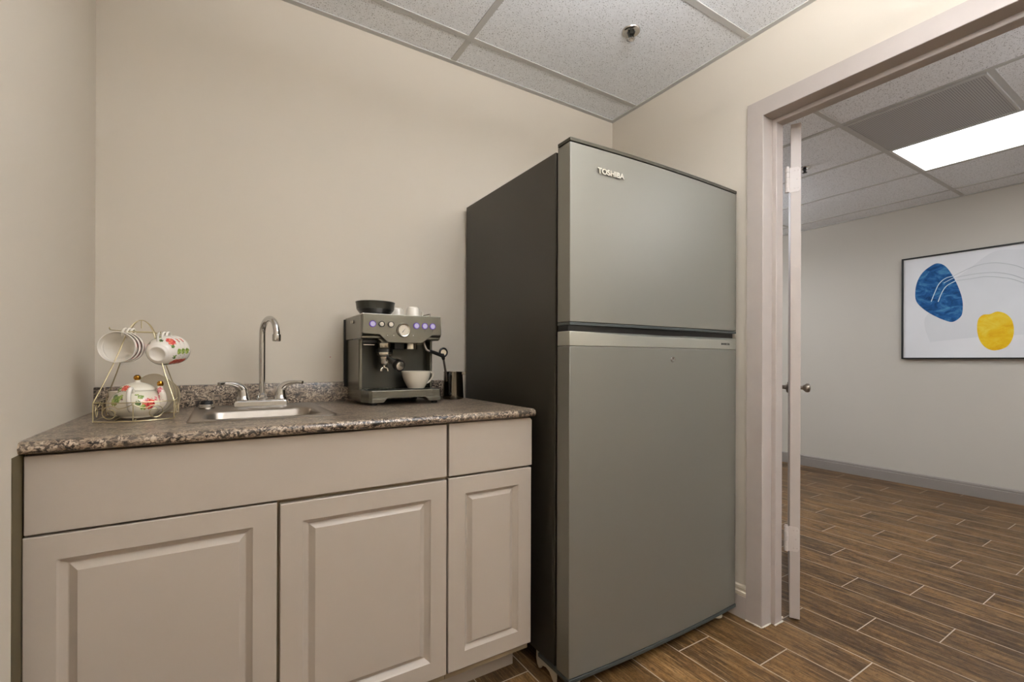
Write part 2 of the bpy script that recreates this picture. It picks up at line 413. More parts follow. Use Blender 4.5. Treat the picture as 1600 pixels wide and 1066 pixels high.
def sprinkler(x, y, z, label, dark):
    t = thing('fire_sprinkler', label, 'sprinkler', (x, y, z))
    bm = B(); lathe(bm, [(.014, -.001), (.016, -.006), (.022, -.0075), (.034, -.005), (.037, -.001), (.037, 0), (.014, 0)], 32, T(x, y, z))
    obj('escutcheon', bm, 'chrome', t, smooth=True)
    bm = B(); cyl(bm, (x, y, z), (0, 0, -1), .011, .016, 16); obj('sprinkler_body', bm, dark, t, smooth=True)
    bm = B()
    for s in (-1, 1): tube(bm, smooth_path([(x+s*.010, y, z-.010), (x+s*.014, y, z-.019), (x+s*.009, y, z-.028), (x, y, z-.032)], 5), .0028, 8)
    cyl(bm, (x, y, z-.010), (0, 0, -1), .003, .022, 8); obj('sprinkler_frame', bm, dark, t, smooth=True)
    bm = B()
    for k in range(12):
        a = 2*PI*k/12; c, s = math.cos(a), math.sin(a)
        prism_pts = [(x+.006*math.cos(a-.3), y+.006*math.sin(a-.3)), (x+.015*math.cos(a-.13), y+.015*math.sin(a-.13)), (x+.015*math.cos(a+.13), y+.015*math.sin(a+.13)), (x+.006*math.cos(a+.3), y+.006*math.sin(a+.3))]
        prism(bm, prism_pts, 'Z', z-.0345, z-.0330)
    cyl(bm, (x, y, z-.032), (0, 0, -1), .007, .004, 16); obj('deflector', bm, 'chrome' if dark != 'black' else 'black', t, smooth=True)
sprinkler(1.3835, 1.3247, H+.004, 'chrome fire sprinkler in the kitchenette ceiling tile above the refrigerator', 'ems_dark')
sprinkler(3.385, 1.640, H2+.004, 'small dark fire sprinkler in the office ceiling, seen beside the open door', 'black')

# baseboards
def base_profile(h): return [(0, 0), (.014, 0), (.014, h*.70), (.010, h*.74), (.013, h*.80), (.013, h*.90), (.007, h*.97), (.004, h), (0, h)]
def baseboard_right():
    h = .134; bm = B()
    low = [(XR, 0), (XR-.014, 0), (XR-.014, .092), (XR, .092)]
    # profile lies in x-z, runs along y
    prism(bm, [(x, z) for x, z in low], 'Y', 1.101, YB, 0)
    prism(bm, [(XR, .092), (XR-.012, .092), (XR-.014, .098), (XR-.013, .106), (XR-.009, .110), (XR-.0085, .117), (XR-.011, .121), (XR-.0095, .129), (XR-.004, .134), (XR, .134)], 'Y', 1.101, YB, 1)
    return bm
sp(obj('baseboard_right', baseboard_right(), ['taupe', 'cap_cream'], smooth=False), kind='structure')
structure('baseboard_far', prism(B(), [(XF, 0), (XF-.015, 0), (XF-.015, .078), (XF-.011, .082), (XF-.013, .088), (XF-.012, .097), (XF-.005, .104), (XF, .104)], 'Y', OY0, OY1), 'baseboard')
structure('baseboard_rear', bxs((XL, XR, YR, YR+.014, 0, .12)), 'taupe')

# door frame (hollow metal, painted taupe)
def door_frame():
    bm = B()
    # cross-section in (x along throat, n = distance outwards from the opening edge)
    F0 = XR-.0135; F1 = XR2+.012
    prof = [(F0, .066), (F0, .0015), (F0+.0015, 0), (1.882, 0), (1.8835, -.0155), (1.8855, -.017), (1.929, -.017), (1.931, -.0155), (1.931, 0), (F1, 0), (F1, .066), (XR2, .066), (XR2, .06), (XR, .06), (XR, .066)]
    # profile swept round the opening: left jamb, head, right jamb, mitred
    path = [('L', 0), ('L', 1), ('R', 1), ('R', 0)]
    rings = []
    for side, top in path:
        ring = []
        for x, n in prof:
            y = (OYb+n) if side == 'L' else (OYa-n)
            z = (OH+n) if top else 0.0
            ring.append(bm.verts.new((x, y, z)))
        rings.append(ring)
    k = len(prof)
    for a, b in zip(rings, rings[1:]):
        for i in range(k): bm.faces.new((a[i], b[i], b[(i+1) % k], a[(i+1) % k]))
    bm.faces.new(rings[0]); bm.faces.new(rings[-1][::-1])
    return bm
fr = structure('trim_3', door_frame(), 'taupe', loc=(XR, OYb, 0))
bm = B()
for i in range(9):
    s = i/9; tube(bm, [(XR-.0145+random.uniform(-.002, .001), 1.101-.066*s, .002), (XR-.0145, 1.101-.066*(s+.12), .0015+random.uniform(0, .002))], .0022+random.uniform(0, .0015), 6)
for i in range(10):
    s = i/10; y = OYb - (.017 if .35 < s < .72 else 0)-.001
    tube(bm, [(XR-.012+.15*s, y, .002), (XR-.012+.15*(s+.09), y, .0015+random.uniform(0, .002))], .0025+random.uniform(0, .0015), 6)
sp(obj('caulk', bm, 'caulk', fr, smooth=True))
# door leaf, swung open into the office, seen edge-on
A = Vector((1.9685, 1.0075, 0)); dv = Vector((.885, .4656, 0)).normalized(); nv = Vector((dv.y, -dv.x, 0))    # along the leaf / across its thickness
LEN, TH, Z0, Z1 = .885, .0365, .012, 2.026
Md = Matrix.Translation(A) @ Matrix(((dv.x, nv.x, 0, 0), (dv.y, nv.y, 0, 0), (0, 0, 1, 0), (0, 0, 0, 1)))
def dl(bm): bm.transform(Md); return bm
door = sp(obj('door_1', dl(bxs((0, LEN, 0, TH, Z0, Z1))), 'door_paint', bevel=.0015, loc=(A.x, A.y, 0)), kind='structure')
for z in (1.798, .335):
    bm = B()
    prism(bm, [(0+.0, z-.050), (.026, z-.050), (.031, z-.046), (.034, z-.038), (.034, z+.038), (.031, z+.046), (.026, z+.050), (0, z+.050)], 'X', -.0022, 0)     # leaf plate: (y,z) extruded in x
    h = obj('hinge', dl(bm), 'hinge_paint', door)
    bm = B()
    for k in range(5): cyl(bm, (-.004, -.012, z-.050+k*.0202), (0, 0, 1), .0085, .0190, 14)
    box(bm, -.0022, -.0002, -.012, 0, z-.05, z+.05)
    cyl(bm, (-.004, -.012, z+.050), (0, 0, 1), .006, .006, 12)
    obj('knuckle', dl(bm), 'hinge_paint', h, smooth=True)
    bm = B()
    for dz, yy in ((-.036, .014), (-.036, .026), (0, .022), (.036, .014), (.036, .026)): cyl(bm, (-.0022, yy, z+dz), (-1, 0, 0), .0028, .0008, 10)
    obj('screw', dl(bm), 'door_paint', h)
for s in (0, 1):
    y0, d = (0, -1) if s == 0 else (TH, 1)
    bm = B(); lathe(bm, [(0, 0), (.030, 0), (.031, .004), (.026, .009), (.012, .011), (.010, .030), (.014, .036), (.024, .046), (.026, .056), (.023, .066), (.012, .070), (0, .070)], 24, aim((LEN-.06, y0, .912), (0, d, 0)))
    obj('door_knob', dl(bm), 'steel', door, smooth=True)

# ------------------------------------------------------------------ base cabinets
FY = 1.269       # door faces
def raised(bm, x0, x1, z0, z1, px0, px1, pz0, pz1, ix0, ix1, iz0, iz1, y=FY, th=.019, dep=.0125):
    R = [(x0, x1, z0, z1, y+.0015), (x0+.0018, x1-.0018, z0+.0018, z1-.0018, y), (px0, px1, pz0, pz1, y), (px0+.0035, px1-.0035, pz0+.0035, pz1-.0035, y+.004),
         ((px0+ix0)/2-.001, (px1+ix1)/2+.001, (pz0+iz0)/2-.001, (pz1+iz1)/2+.001, y+dep), ((px0+ix0)/2+.001, (px1+ix1)/2-.001, (pz0+iz0)/2+.001, (pz1+iz1)/2-.001, y+dep), (ix0, ix1, iz0, iz1, y+.0012)]
    rings = [[bm.verts.new(p) for p in ((a, yy, c), (b, yy, c), (b, yy, d), (a, yy, d))] for a, b, c, d, yy in R]
    back = [bm.verts.new(p) for p in ((x0, y+th, z0), (x1, y+th, z0), (x1, y+th, z1), (x0, y+th, z1))]
    rings = [back]+rings
    for a, b in zip(rings, rings[1:]):
        for i in range(4): bm.faces.new((a[i], a[(i+1) % 4], b[(i+1) % 4], b[i]))
    bm.faces.new(rings[-1]); bm.faces.new(back[::-1]); return bm
def slab(x0, x1, z0, z1): return bxs((x0, x1, FY, FY+.019, z0, z1))
cab = thing('sink_base_cabinet', 'wide taupe sink base cabinet with two raised panel doors under the sink', 'cabinet', (.12, 1.58, 0))
cy = FY+.0195
obj('carcass', bxs((-.3286, -.3116, cy, YB-.002, .10, .8735), (.551, .5685, cy, YB-.002, .10, .8735), (-.3116, .551, cy, YB-.002, .10, .118), (-.3116, .551, cy, cy+.02, .70, .725), (-.3116, .551, cy, cy+.02, .855, .8735), (.107, .131, cy, cy+.02, .118, .70),
                  (-.3116, .551, YB-.012, YB-.002, .118, .8735)), 'carcass', cab)
obj('toe_kick', bxs((-.3286, .5685, 1.373, 1.391, 0, .10)), 'cabinet', cab)
obj('false_drawer_front', slab(-.3265, .5658, .7135, .8690), 'cabinet', cab, bevel=.0018)
obj('door', raised(B(), -.3285, .1157, .1265, .7085, -.2795, .0642, .1775, .6580, -.2480, .0358, .2080, .6290), 'cabinet', cab)
obj('door', raised(B(), .1228, .5662, .1265, .7030, .1736, .5165, .1775, .6540, .2038, .4846, .2080, .6290), 'cabinet', cab)
cab2 = thing('drawer_cabinet', 'narrow taupe cabinet with one drawer over one raised panel door beside the refrigerator', 'cabinet', (.72, 1.58, 0))
obj('carcass', bxs((.570, .586, cy, YB-.002, .10, .8735), (.852, .8675, cy, YB-.002, .10, .8735), (.586, .852, cy, YB-.002, .10, .118), (.586, .852, cy, cy+.02, .70, .725), (.586, .852, cy, cy+.02, .855, .8735), (.586, .852, YB-.012, YB-.002, .118, .8735)), 'carcass', cab2)
obj('toe_kick', bxs((.570, .864, 1.373, 1.391, 0, .10), (.852, .8675, 1.391, YB-.002, 0, .10)), 'cabinet', cab2)
obj('drawer_front', prism(B(), [(.5735, .7128), (.8712, .7128), (.8712, .862), (.8640, .8705), (.5735, .8705)], 'Y', FY, FY+.019), 'cabinet', cab2, bevel=.0018)
obj('door', raised(B(), .5722, .8692, .1265, .7062, .6268, .8195, .1775, .6555, .6515, .7870, .2000, .6325), 'cabinet', cab2)
t = sp(obj('gap_shade_strip', bxs((XL, XL+.0012, 1.222, FY+.019, .0, .8745)), 'gap_shade', loc=(XL, 1.25, 0)), 'narrow brown strip of painted shade on the left wall beside the sink cabinet', 'painted shade')  # dark strip stands in for the shaded gap beside the cabinet

# ------------------------------------------------------------------ countertop
CX0, CX1, CZ = XL+.0005, .872, .9
ct = thing('countertop', 'brown speckled laminate countertop with a backsplash across both cabinets', 'countertop', (.27, 1.57, .875))
nose = [(1.262, .8745), (1.253, .8765), (1.2485, .882), (1.2475, .889), (1.2505, .8955), (1.257, .8992), (1.266, .9), (1.42, .9), (1.42, .8745)]
SX0, SX1, SY0, SY1 = -.055, .268, 1.425, 1.79        # sink cut-out
bm = B(); prism(bm, nose, 'X', CX0, CX1)
box(bm, CX0, SX0, 1.42, YB-.0005, .8745, CZ); box(bm, SX1, CX1, 1.42, YB-.0005, .8745, CZ); box(bm, SX0, SX1, SY1, YB-.0005, .8745, CZ); box(bm, SX0, SX1, 1.42, SY0, .8745, CZ)
obj('counter_slab', bm, 'granite', ct, smooth=True, angle=50)
obj('backsplash', prism(B(), [(1.8675, CZ), (1.8675, .968), (1.870, .9725), (YB-.0005, .9735), (YB-.0005, CZ)], 'X', CX0, CX1), 'granite', ct, smooth=True, angle=50)

# ------------------------------------------------------------------ sink
sk = thing('kitchen_sink', 'small stainless steel drop-in sink set into the speckled countertop', 'sink', (.105, 1.6, .901))
def rrect(x0, x1, y0, y1, r, n=6):
    P = []
    for cx, cy_, a0 in ((x1-r, y0+r, -90), (x1-r, y1-r, 0), (x0+r, y1-r, 90), (x0+r, y0+r, 180)):
        for k in range(n+1):
            a = math.radians(a0+90*k/n); P.append((cx+r*math.cos(a), cy_+r*math.sin(a)))
    return P
bm = B(); L_ = [(rrect(-.075, .283, 1.394, 1.845, .018), .9008), (rrect(-.0735, .2815, 1.3955, 1.8435, .018), .9028), (rrect(-.066, .274, 1.403, 1.836, .016), .9040), (rrect(-.060, .268, 1.409, 1.830, .016), .9030),
    (rrect(-.046, .254, 1.436, 1.672, .045), .9026), (rrect(-.042, .250, 1.440, 1.668, .043), .9005), (rrect(-.038, .246, 1.444, 1.664, .042), .894), (rrect(-.030, .238, 1.452, 1.656, .040), .80), (rrect(-.015, .223, 1.467, 1.641, .035), .768), (rrect(.02, .19, 1.50, 1.61, .03), .760)]
rings = [[bm.verts.new((x, y, z)) for x, y in P] for P, z in L_]
for a, b in zip(rings, rings[1:]):
    n = len(a)
    for i in range(n): bm.faces.new((a[i], a[(i+1) % n], b[(i+1) % n], b[i]))
bm.faces.new(rings[-1])
obj('basin', bm, 'steel', sk, smooth=True, angle=55)
bm = B(); lathe(bm, [(.034, 0), (.036, .002), (.028, .003), (.022, -.001), (0, -.001)], 28, T(.105, 1.555, .7605)); obj('drain', bm, 'chrome', sk, smooth=True)

# faucet
fx, fy, fz = .116, 1.782, .903
fa = thing('faucet', 'chrome gooseneck faucet with two lever handles behind the sink', 'faucet', (fx, fy, fz))
bm = B(); prof = [(1.757, fz), (1.758, fz+.018), (1.763, fz+.022), (1.802, fz+.022), (1.807, fz+.018), (1.808, fz)]
n = len(prof); R_ = []
for x, sc in ((.033, .62), (.0375, .93), (.044, 1), (.181, 1), (.1875, .93), (.192, .62)):
    cy2 = 1.7825; R_.append([bm.verts.new((x, cy2+(y-cy2)*(.8+.2*sc), fz+(z-fz)*sc)) for y, z in prof])
for a, b in zip(R_, R_[1:]):
    for i in range(n): bm.faces.new((a[i], a[(i+1) % n], b[(i+1) % n], b[i]))
bm.faces.new(R_[0]); bm.faces.new(R_[-1][::-1])
obj('base_plate', bm, 'chrome', fa, bevel=.002)
bm = B(); lathe(bm, [(.019, 0), (.019, .005), (.016, .008), (.016, .016), (.012, .020), (.0095, .024)], 28, T(fx, fy, fz+.021)); obj('spout_collar', bm, 'chrome', fa, smooth=True)
dx, dy = .36, -.933; r = .049; zt = 1.146
pts = [(fx, fy, fz+.03), (fx, fy, 1.0), (fx, fy, 1.08), (fx, fy, zt-.01)]
for k in range(0, 17):
    a = PI-PI*k/16*1.04; c = r+r*math.cos(a); pts.append((fx+dx*c, fy+dy*c, zt+r*math.sin(a)))
bm = B(); tube(bm, pts, .0098, 20); obj('spout', bm, 'chrome', fa, smooth=True, angle=60)
e = Vector(pts[-1]); d_ = (Vector(pts[-1])-Vector(pts[-2])).normalized()
bm = B(); lathe(bm, [(0, -.002), (.0125, -.002), (.0132, .002), (.0132, .018), (.0118, .021), (.009, .021), (.008, .018), (0, .018)], 24, aim(e, d_)); obj('aerator', bm, 'chrome', fa, smooth=True)
for s, hx, tipx in ((-1, .0605, -.008), (1, .1715, .2365)):
    bm = B(); lathe(bm, [(0, 0), (.0225, 0), (.0225, .004), (.0200, .008), (.0185, .014), (0, .014)], 28, T(hx, fy, fz+.021)); h = obj('handle', bm, 'chrome', fa, smooth=True)
    P = smooth_path([(hx, fy, fz+.030), (hx, fy, fz+.044), (hx+s*.003, fy-.002, fz+.058), (hx+s*.013, fy-.008, fz+.069), (hx+s*.030, fy-.018, fz+.0765), (hx+(tipx-hx)*.80, fy-.030, fz+.0790), (tipx, fy-.040, fz+.0775)], 6)
    N = len(P); rr = [.0185, .0170, .0148, .0112, .0078, .0060, .0066]
    rad = [rr[min(5, int(i/6))]+(rr[min(6, int(i/6)+1)]-rr[min(5, int(i/6))])*((i % 6)/6) for i in range(N)]; rad[-1] = .0060
    obj('lever', tube(B(), P, rad, 18), 'chrome', h, smooth=True)
# strainer with black stopper on the rim
t = thing('sink_strainer', 'chrome sink strainer with a black rubber stopper on the left rear rim of the sink', 'strainer', (-.040, 1.755, .9035))
bm = B(); lathe(bm, [(0, 0), (.021, 0), (.0225, .003), (.0225, .006), (.020, .008), (.0205, .011), (.018, .014), (0, .014)], 28, T(-.040, 1.755, .9035)); obj('basket', bm, 'chrome', t, smooth=True)
bm = B()
lathe(bm, [(0, 0), (.017, 0), (.0175, .004), (.015, .008), (.006, .009), (.005, .012), (0, .012)], 24, T(-.040, 1.755, .9175))
for k in range(6): a = 2*PI*k/6; cyl(bm, (-.040+.012*math.cos(a), 1.755+.012*math.sin(a), .9225), (0, 0, 1), .003, .006, 8)
obj('stopper', bm, 'black_soft', t, smooth=True)

# ------------------------------------------------------------------ refrigerator
fx0, fx1 = .921, 1.798
rf = thing('refrigerator', 'tall two door refrigerator with grey metallic doors and dark sides', 'refrigerator', (1.36, 1.5, 0))
obj('cabinet_body', bxs((.924, 1.792, 1.212, 1.868, .058, 1.7405)), 'fr_side', rf, bevel=.003)
obj('door_gasket', bxs((.931, 1.786, 1.1985, 1.212, .064, 1.1), (.931, 1.786, 1.1985, 1.212, 1.184, 1.735)), 'black', rf)
def bow(x, y=1.135, d=.013):
    t = (x-fx0)/(fx1-fx0); return y-d*(1-(2*t-1)**2)
def door_prof(i0=0, front=0, yb=1.198):
    n = 22; P = [(fx0+i0, yb)]
    for k in range(n+1):
        x = fx0+i0+(fx1-fx0-2*i0)*k/n; P.append((x, bow(x)+front))
    P.append((fx1-i0, yb)); return P
def fdoor(name, z0, z1, mat, parent=rf, i0=0, front=0, bev=.0022, yb=1.198):
    return obj(name, prism(B(), door_prof(i0, front, yb), 'Z', z0, z1), mat, parent, smooth=True, angle=30, bevel=bev)
ud = fdoor('freezer_door', 1.1812, 1.7452, 'fr_door')
fdoor('top_cap', 1.7475, 1.7588, 'fr_cap', i0=-.0005, front=-.001, bev=.001)
fdoor('door_bottom_trim', 1.171, 1.1800, 'fr_bot', ud, bev=.001)
fdoor('handle_recess', 1.1465, 1.172, 'black', i0=.004, front=.014, bev=0)
ld = fdoor('fridge_door', .0600, 1.1045, 'fr_door')
# silver handle trim: top edge dips towards the middle
bm = B(); P = door_prof(); n = len(P); lo = []; hi = []
for i, (x, y) in enumerate(P):
    tt = (x-fx0)/(fx1-fx0); dip = .0085*min(1, max(0, tt/.30))**1.5 if tt < .3 else .0085*min(1, max(0, (1-tt)/.06))
    lo.append(bm.verts.new((x, y, 1.1055))); hi.append(bm.verts.new((x, y, 1.152-dip)))
bm.faces.new(lo[::-1]); bm.faces.new(hi)
for i in range(n): bm.faces.new((lo[i], lo[(i+1) % n], hi[(i+1) % n], hi[i]))
tr = obj('handle_trim', bm, 'fr_trim', ld, smooth=True, angle=30, bevel=.002)
fdoor('bottom_plate', .046, .0585, 'fr_bot', i0=-.001, front=-.002, bev=.001, yb=1.30)
def rot_front(x): 
    s = (bow(x+.01)-bow(x-.01))/.02
    return Matrix.Rotation(math.atan(s), 3, 'Z') @ Matrix.Rotation(PI/2, 3, 'X')
lx = 1.0265
text_obj('brand_lettering', 'TOSHIBA', .0246, 'letter', ud, (lx, bow(lx+.063)-.0012-.0008, 1.6655), rot_front(lx+.063), .0012, .0007, 1.12)
text_obj('lettering', 'INVERTER', .0100, 'badge_dark', ld, (1.6870, bow(1.70)-.0022, 1.1235), rot_front(1.72), .0003, .0003, 1.35)
bm = B(); lathe(bm, [(.0045, .0005), (.005, .0035), (.0095, .004), (.011, .001), (.011, 0)], 24, aim((1.388, bow(1.388)+.0006, 1.0645), (0, -1, 0))); lathe(bm, [(0, .0015), (.0045, .0015)], 20, aim((1.388, bow(1.388), 1.0645), (0, -1, 0)))
obj('lock', bm, 'chrome', ld, smooth=True)
# feet
bm = prism(B(), [(1.318, .0575), (1.318, .030), (1.313, .012), (1.303, .004), (1.293, .008), (1.283, .022), (1.262, .028), (1.243, .024), (1.229, .010), (1.219, 0), (1.209, 0), (1.207, .0575)], 'X', .926, .932)
obj('side_foot', bm, 'brown_foot', rf)
for x, y in ((1.745, 1.185), (.985, 1.19), (1.745, 1.80), (.985, 1.80)):
    bm = B(); lathe(bm, [(0, 0), (.021, 0), (.023, .004), (.021, .012), (.012, .016), (.010, .047), (0, .047)], 20, T(x, y, 0)); obj('levelling_foot', bm, 'cap_cream', rf, smooth=True)

# ------------------------------------------------------------------ espresso machine
ex0, ex1, ey = .408, .694, 1.605
em = thing('espresso_machine', 'grey metal espresso machine with violet lit buttons on the countertop', 'coffee machine', (.55, 1.74, .9))
# base / drip tray
bp = [(.447, ey), (.688, ey+.001), (.694, ey+.008), (.694, 1.868), (.415, 1.868), (.411, 1.85), (.411, ey+.045), (.428, ey+.008), (.438, ey+.001)]
bm = B(); zb, zt_ = .910, .9515
prism(bm, bp, 'Z', .925, zt_)
# feet-skirt at both front corners with the stepped cut between them
prism(bm, [(.438, zb), (.478, zb), (.492, .9255), (.438, .9255)], 'Y', ey+.001, ey+.05)
prism(bm, [(.690, zb), (.646, zb), (.631, .9255), (.690, .9255)], 'Y', ey+.001, ey+.05)
prism(bm, [(.411, ey+.045), (.428, ey+.008), (.438, ey+.001), (.441, ey+.05), (.441, 1.86), (.411, 1.86)], 'Z', zb, .9255)
prism(bm, [(.690, ey+.003), (.694, ey+.008), (.694, 1.86), (.66, 1.86), (.66, ey+.05)], 'Z', zb, .9255)
obj('drip_tray', bm, 'ems_body', em, bevel=.0012)
bm = B()
box(bm, .438, .682, ey+.014, 1.712, .9516, .9530)
for k in range(17): box(bm, .445+k*.0142, .4515+k*.0142, ey+.022, 1.704, .9530, .9545)
obj('drip_grate', bm, 'ems_dark', em)
for x, y in ((.45, 1.63), (.675, 1.63), (.45, 1.84), (.675, 1.84)):
    obj('rubber_foot', cyl(B(), (x, y, .9004), (0, 0, 1), .011, .011, 16), 'black_soft', em)
# back column with side cheeks
bm = B()
prism(bm, [(.409, 1.676), (.412, 1.672), (.4205, 1.672), (.4205, 1.74), (.682, 1.74), (.682, 1.69), (.690, 1.69), (.692, 1.694), (.692, 1.862), (.684, 1.872), (.417, 1.872), (.409, 1.864)], 'Z', .9517, 1.1345)
obj('body', bm, 'ems_body', em, bevel=.0012)
obj('splash_panel', bxs((.4208, .6815, 1.7365, 1.7399, .955, 1.118)), 'ems_dark', em)
# head: front panel with dropped middle, chamfered lower edge
hp = [(.4045, 1.1525), (.4085, 1.1485), (.462, 1.1470), (.490, 1.1215), (.496, 1.1195), (.612, 1.1195), (.619, 1.1215), (.655, 1.1480), (.690, 1.1500), (.6925, 1.1525), (.6895, 1.2160), (.6855, 1.2185), (.4090, 1.2185), (.4055, 1.2160)]
bm = B(); prism(bm, hp, 'Y', ey, ey+.025)
prism(bm, [(.4035, ey+.022), (.4045, ey+.014), (.691, ey+.014), (.694, ey+.022), (.694, 1.862), (.684, 1.874), (.414, 1.874), (.4035, 1.862)], 'Z', 1.1345, 1.2150)
prism(bm, [(.478, 1.119), (.500, 1.1195), (.612, 1.1195), (.640, 1.1350), (.460, 1.1350)], 'Y', ey+.02, ey+.09)
obj('head', bm, 'ems_body', em, bevel=.003, seg=3)
# chamfer under both ends of the head
for xa, xb in ((.4055, .4775), (.640, .692)):
    obj('head_underside', prism(B(), [(ey+.002, 1.1495), (ey+.028, 1.1320), (1.74, 1.1320), (1.74, 1.1345), (ey+.028, 1.1346), (ey+.02, 1.1490)], 'X', xa, xb), 'ems_dark', em)
# cup tray on top with bright lip
bm = B(); box(bm, .4045, .6905, ey+.001, 1.872, 1.2152, 1.2190)
obj('top_plate', bm, 'ems_edge', em, bevel=.0015)
bm = B(); tube(bm, [(.55, 1.862, 1.2365), (.684, 1.862, 1.2365), (.684, ey+.09, 1.2365)], .0022, 8)
tube(bm, [(.684, 1.862, 1.2185), (.684, 1.862, 1.2365)], .0022, 8); tube(bm, [(.684, ey+.09, 1.2185), (.684, ey+.09, 1.2365)], .0022, 8)
obj('cup_rail', bm, 'steel', em, smooth=True)
# buttons
def button(x, z, ring, face, r=.0105):
    bm = B(); lathe(bm, [(r*.80, 0), (r*.80, .0035), (r, .0035), (r*1.02, 0)], 28, aim((x, ey+.0002, z), (0, -1, 0))); b = obj('button_ring', bm, ring, em, smooth=True)
    bm = B(); lathe(bm, [(0, .0040), (r*.70, .0038), (r*.79, .0028), (r*.79, 0)], 28, aim((x, ey+.0002, z), (0, -1, 0))); obj('button', bm, face, b, smooth=True)
button(.4385, 1.1830, 'purple', 'purple_face', .0110)
button(.4695, 1.1832, 'black', 'chrome', .0105); button(.5020, 1.1834, 'black', 'ceramic2', .0105)
for x in (.5955, .6272, .6572): button(x, 1.1825, 'purple', 'purple_face', .0110)
gx, gz = .5475, 1.1650
bm = B(); lathe(bm, [(.0195, .000), (.0195, .006), (.0225, .007), (.0250, .004), (.0262, 0)], 40, aim((gx, ey+.0004, gz), (0, -1, 0))); g = obj('pressure_gauge', bm, 'ems_edge', em, smooth=True)
bm = B(); lathe(bm, [(0, .0035), (.0194, .0035), (.0194, 0)], 40, aim((gx, ey+.0004, gz-.001), (0, -1, 0))); obj('gauge_dial', bm, 'ceramic2', g)
bm = prism(B(), [(gx-.0065, gz-.0075), (gx-.0045, gz-.009), (gx+.0062, gz+.0068)], 'Y', ey-.0042, ey-.0036)
for k in range(11):
    a = math.radians(-130+26*k+90); cxx, czz = gx-.0165*math.cos(a), gz-.001+.0165*math.sin(a); box(bm, cxx-.0005, cxx+.0005, ey-.0040, ey-.0034, czz-.0009, czz+.0009)
obj('gauge_needle', bm, 'black', g)
for x, z in ((.490, 1.1455), (.512, 1.1455), (.584, 1.1470)): obj('indicator_dot', cyl(B(), (x, ey+.0002, z), (0, -1, 0), .0014, .0012, 10), 'ceramic', em)
for x, z in ((.6272, 1.1655), (.6572, 1.1655)): obj('selector_dot', cyl(B(), (x, ey+.0002, z), (0, -1, 0), .0014, .0008, 10), 'black', em)
bm = B(); cyl(bm, (.4034, 1.728, 1.196), (-1, 0, 0), .006, .004, 16); box(bm, .3985, .4034, 1.738, 1.750, 1.191, 1.201); obj('grind_dial', bm, 'ems_edge', em, smooth=True)
bm = B(); box(bm, .400, .4090, 1.862, 1.8745, .955, 1.214); obj('rear_cover', bm, 'black_soft', em)
# grinder outlet + cradle
bm = B(); box(bm, .4215, .470, 1.665, 1.73, 1.1195, 1.1318); obj('grinder_chute', bm, 'black', em, bevel=.002)
bm = B(); box(bm, .4230, .463, 1.668, 1.72, 1.1110, 1.1150); obj('grinder_cradle', bm, 'ems_edge', em, bevel=.001)
bm = B(); lathe(bm, [(0, .004), (.0255, .004), (.0255, -.014), (.0235, -.018), (0, -.018)], 32, T(.502, 1.680, 1.1190)); obj('grinder_collar', bm, 'ems_edge', em, smooth=True)
bm = B(); lathe(bm, [(0, .004), (.0250, .004), (.0255, -.018), (0, -.018)], 32, T(.603, 1.690, 1.1180)); obj('group_head', bm, 'ems_edge', em, smooth=True)
obj('water_outlet', bxs((.535, .572, 1.665, 1.72, 1.098, 1.1325)), 'black', em, bevel=.003)
# portafilter under the left collar
pf = obj('portafilter', lathe(B(), [(0, 0), (.0270, 0), (.0285, -.004), (.0285, -.014), (.0240, -.020), (.0215, -.021), (.0200, -.044), (.013, -.052), (0, -.053)], 32, T(.502, 1.680, 1.0915)), ['ems_edge'], em, smooth=True)
obj('locking_ring', lathe(B(), [(.0262, 0), (.0300, 0), (.0305, -.012), (.0262, -.0125)], 32, T(.502, 1.680, 1.0985)), 'black', pf, smooth=True)
P = smooth_path([(.508, 1.662, 1.066), (.515, 1.645, 1.058), (.521, 1.627, 1.050), (.527, 1.608, 1.042), (.531, 1.592, 1.038)], 6); N = len(P)
obj('handle', tube(B(), P, [.0065+.0140*min(1, (i/(N*.72)))**1.6 for i in range(N)], 24), 'black', pf, smooth=True)
dd = Vector((.005, -.015, -.003)).normalized(); obj('end_cap', lathe(B(), [(.0160, -.001), (.0152, .0025), (.012, .004), (0, .0045)], 28, aim((.531, 1.592, 1.038), dd)), 'ems_edge', pf, smooth=True)
bm = B(); tube(bm, [(.502, 1.680, 1.042), (.502, 1.680, 1.032)], .006, 12)
for s in (-1, 1): tube(bm, smooth_path([(.502, 1.68, 1.032), (.502+s*.010, 1.678, 1.028), (.502+s*.013, 1.677, 1.018)], 5), .0052, 12)
obj('spout', bm, 'ems_edge', pf, smooth=True)
# steam wand
sw = obj('steam_wand', tube(B(), smooth_path([(.648, 1.672, 1.1380), (.650, 1.668, 1.122), (.655, 1.664, 1.102), (.664, 1.662, 1.094), (.684, 1.664, 1.089), (.706, 1.668, 1.0795)], 6), .0045, 12), 'steel', em, smooth=True)
bm = B(); tube(bm, [(.668, 1.662, 1.0935), (.690, 1.665, 1.087), (.712, 1.669, 1.080), (.728, 1.670, 1.076)], [.006, .0068, .007, .0088], 12)
tube(bm, [(.728+.0155*math.cos(2*PI*k/24), 1.668+.002*math.cos(2*PI*k/24), 1.0885+.0155*math.sin(2*PI*k/24)) for k in range(24)], .0042, 10, closed=True)
tube(bm, [(.726, 1.670, 1.078), (.732, 1.675, 1.062)], [.0085, .0058], 12)
obj('wand_grip', bm, 'black', sw, smooth=True)
obj('grip_insert', lathe(B(), [(0, .002), (.0115, .002), (.0118, -.002), (0, -.002)], 24, aim((.728, 1.668, 1.0885), (-.1, -1, 0))), 'ems_edge', sw, smooth=True)
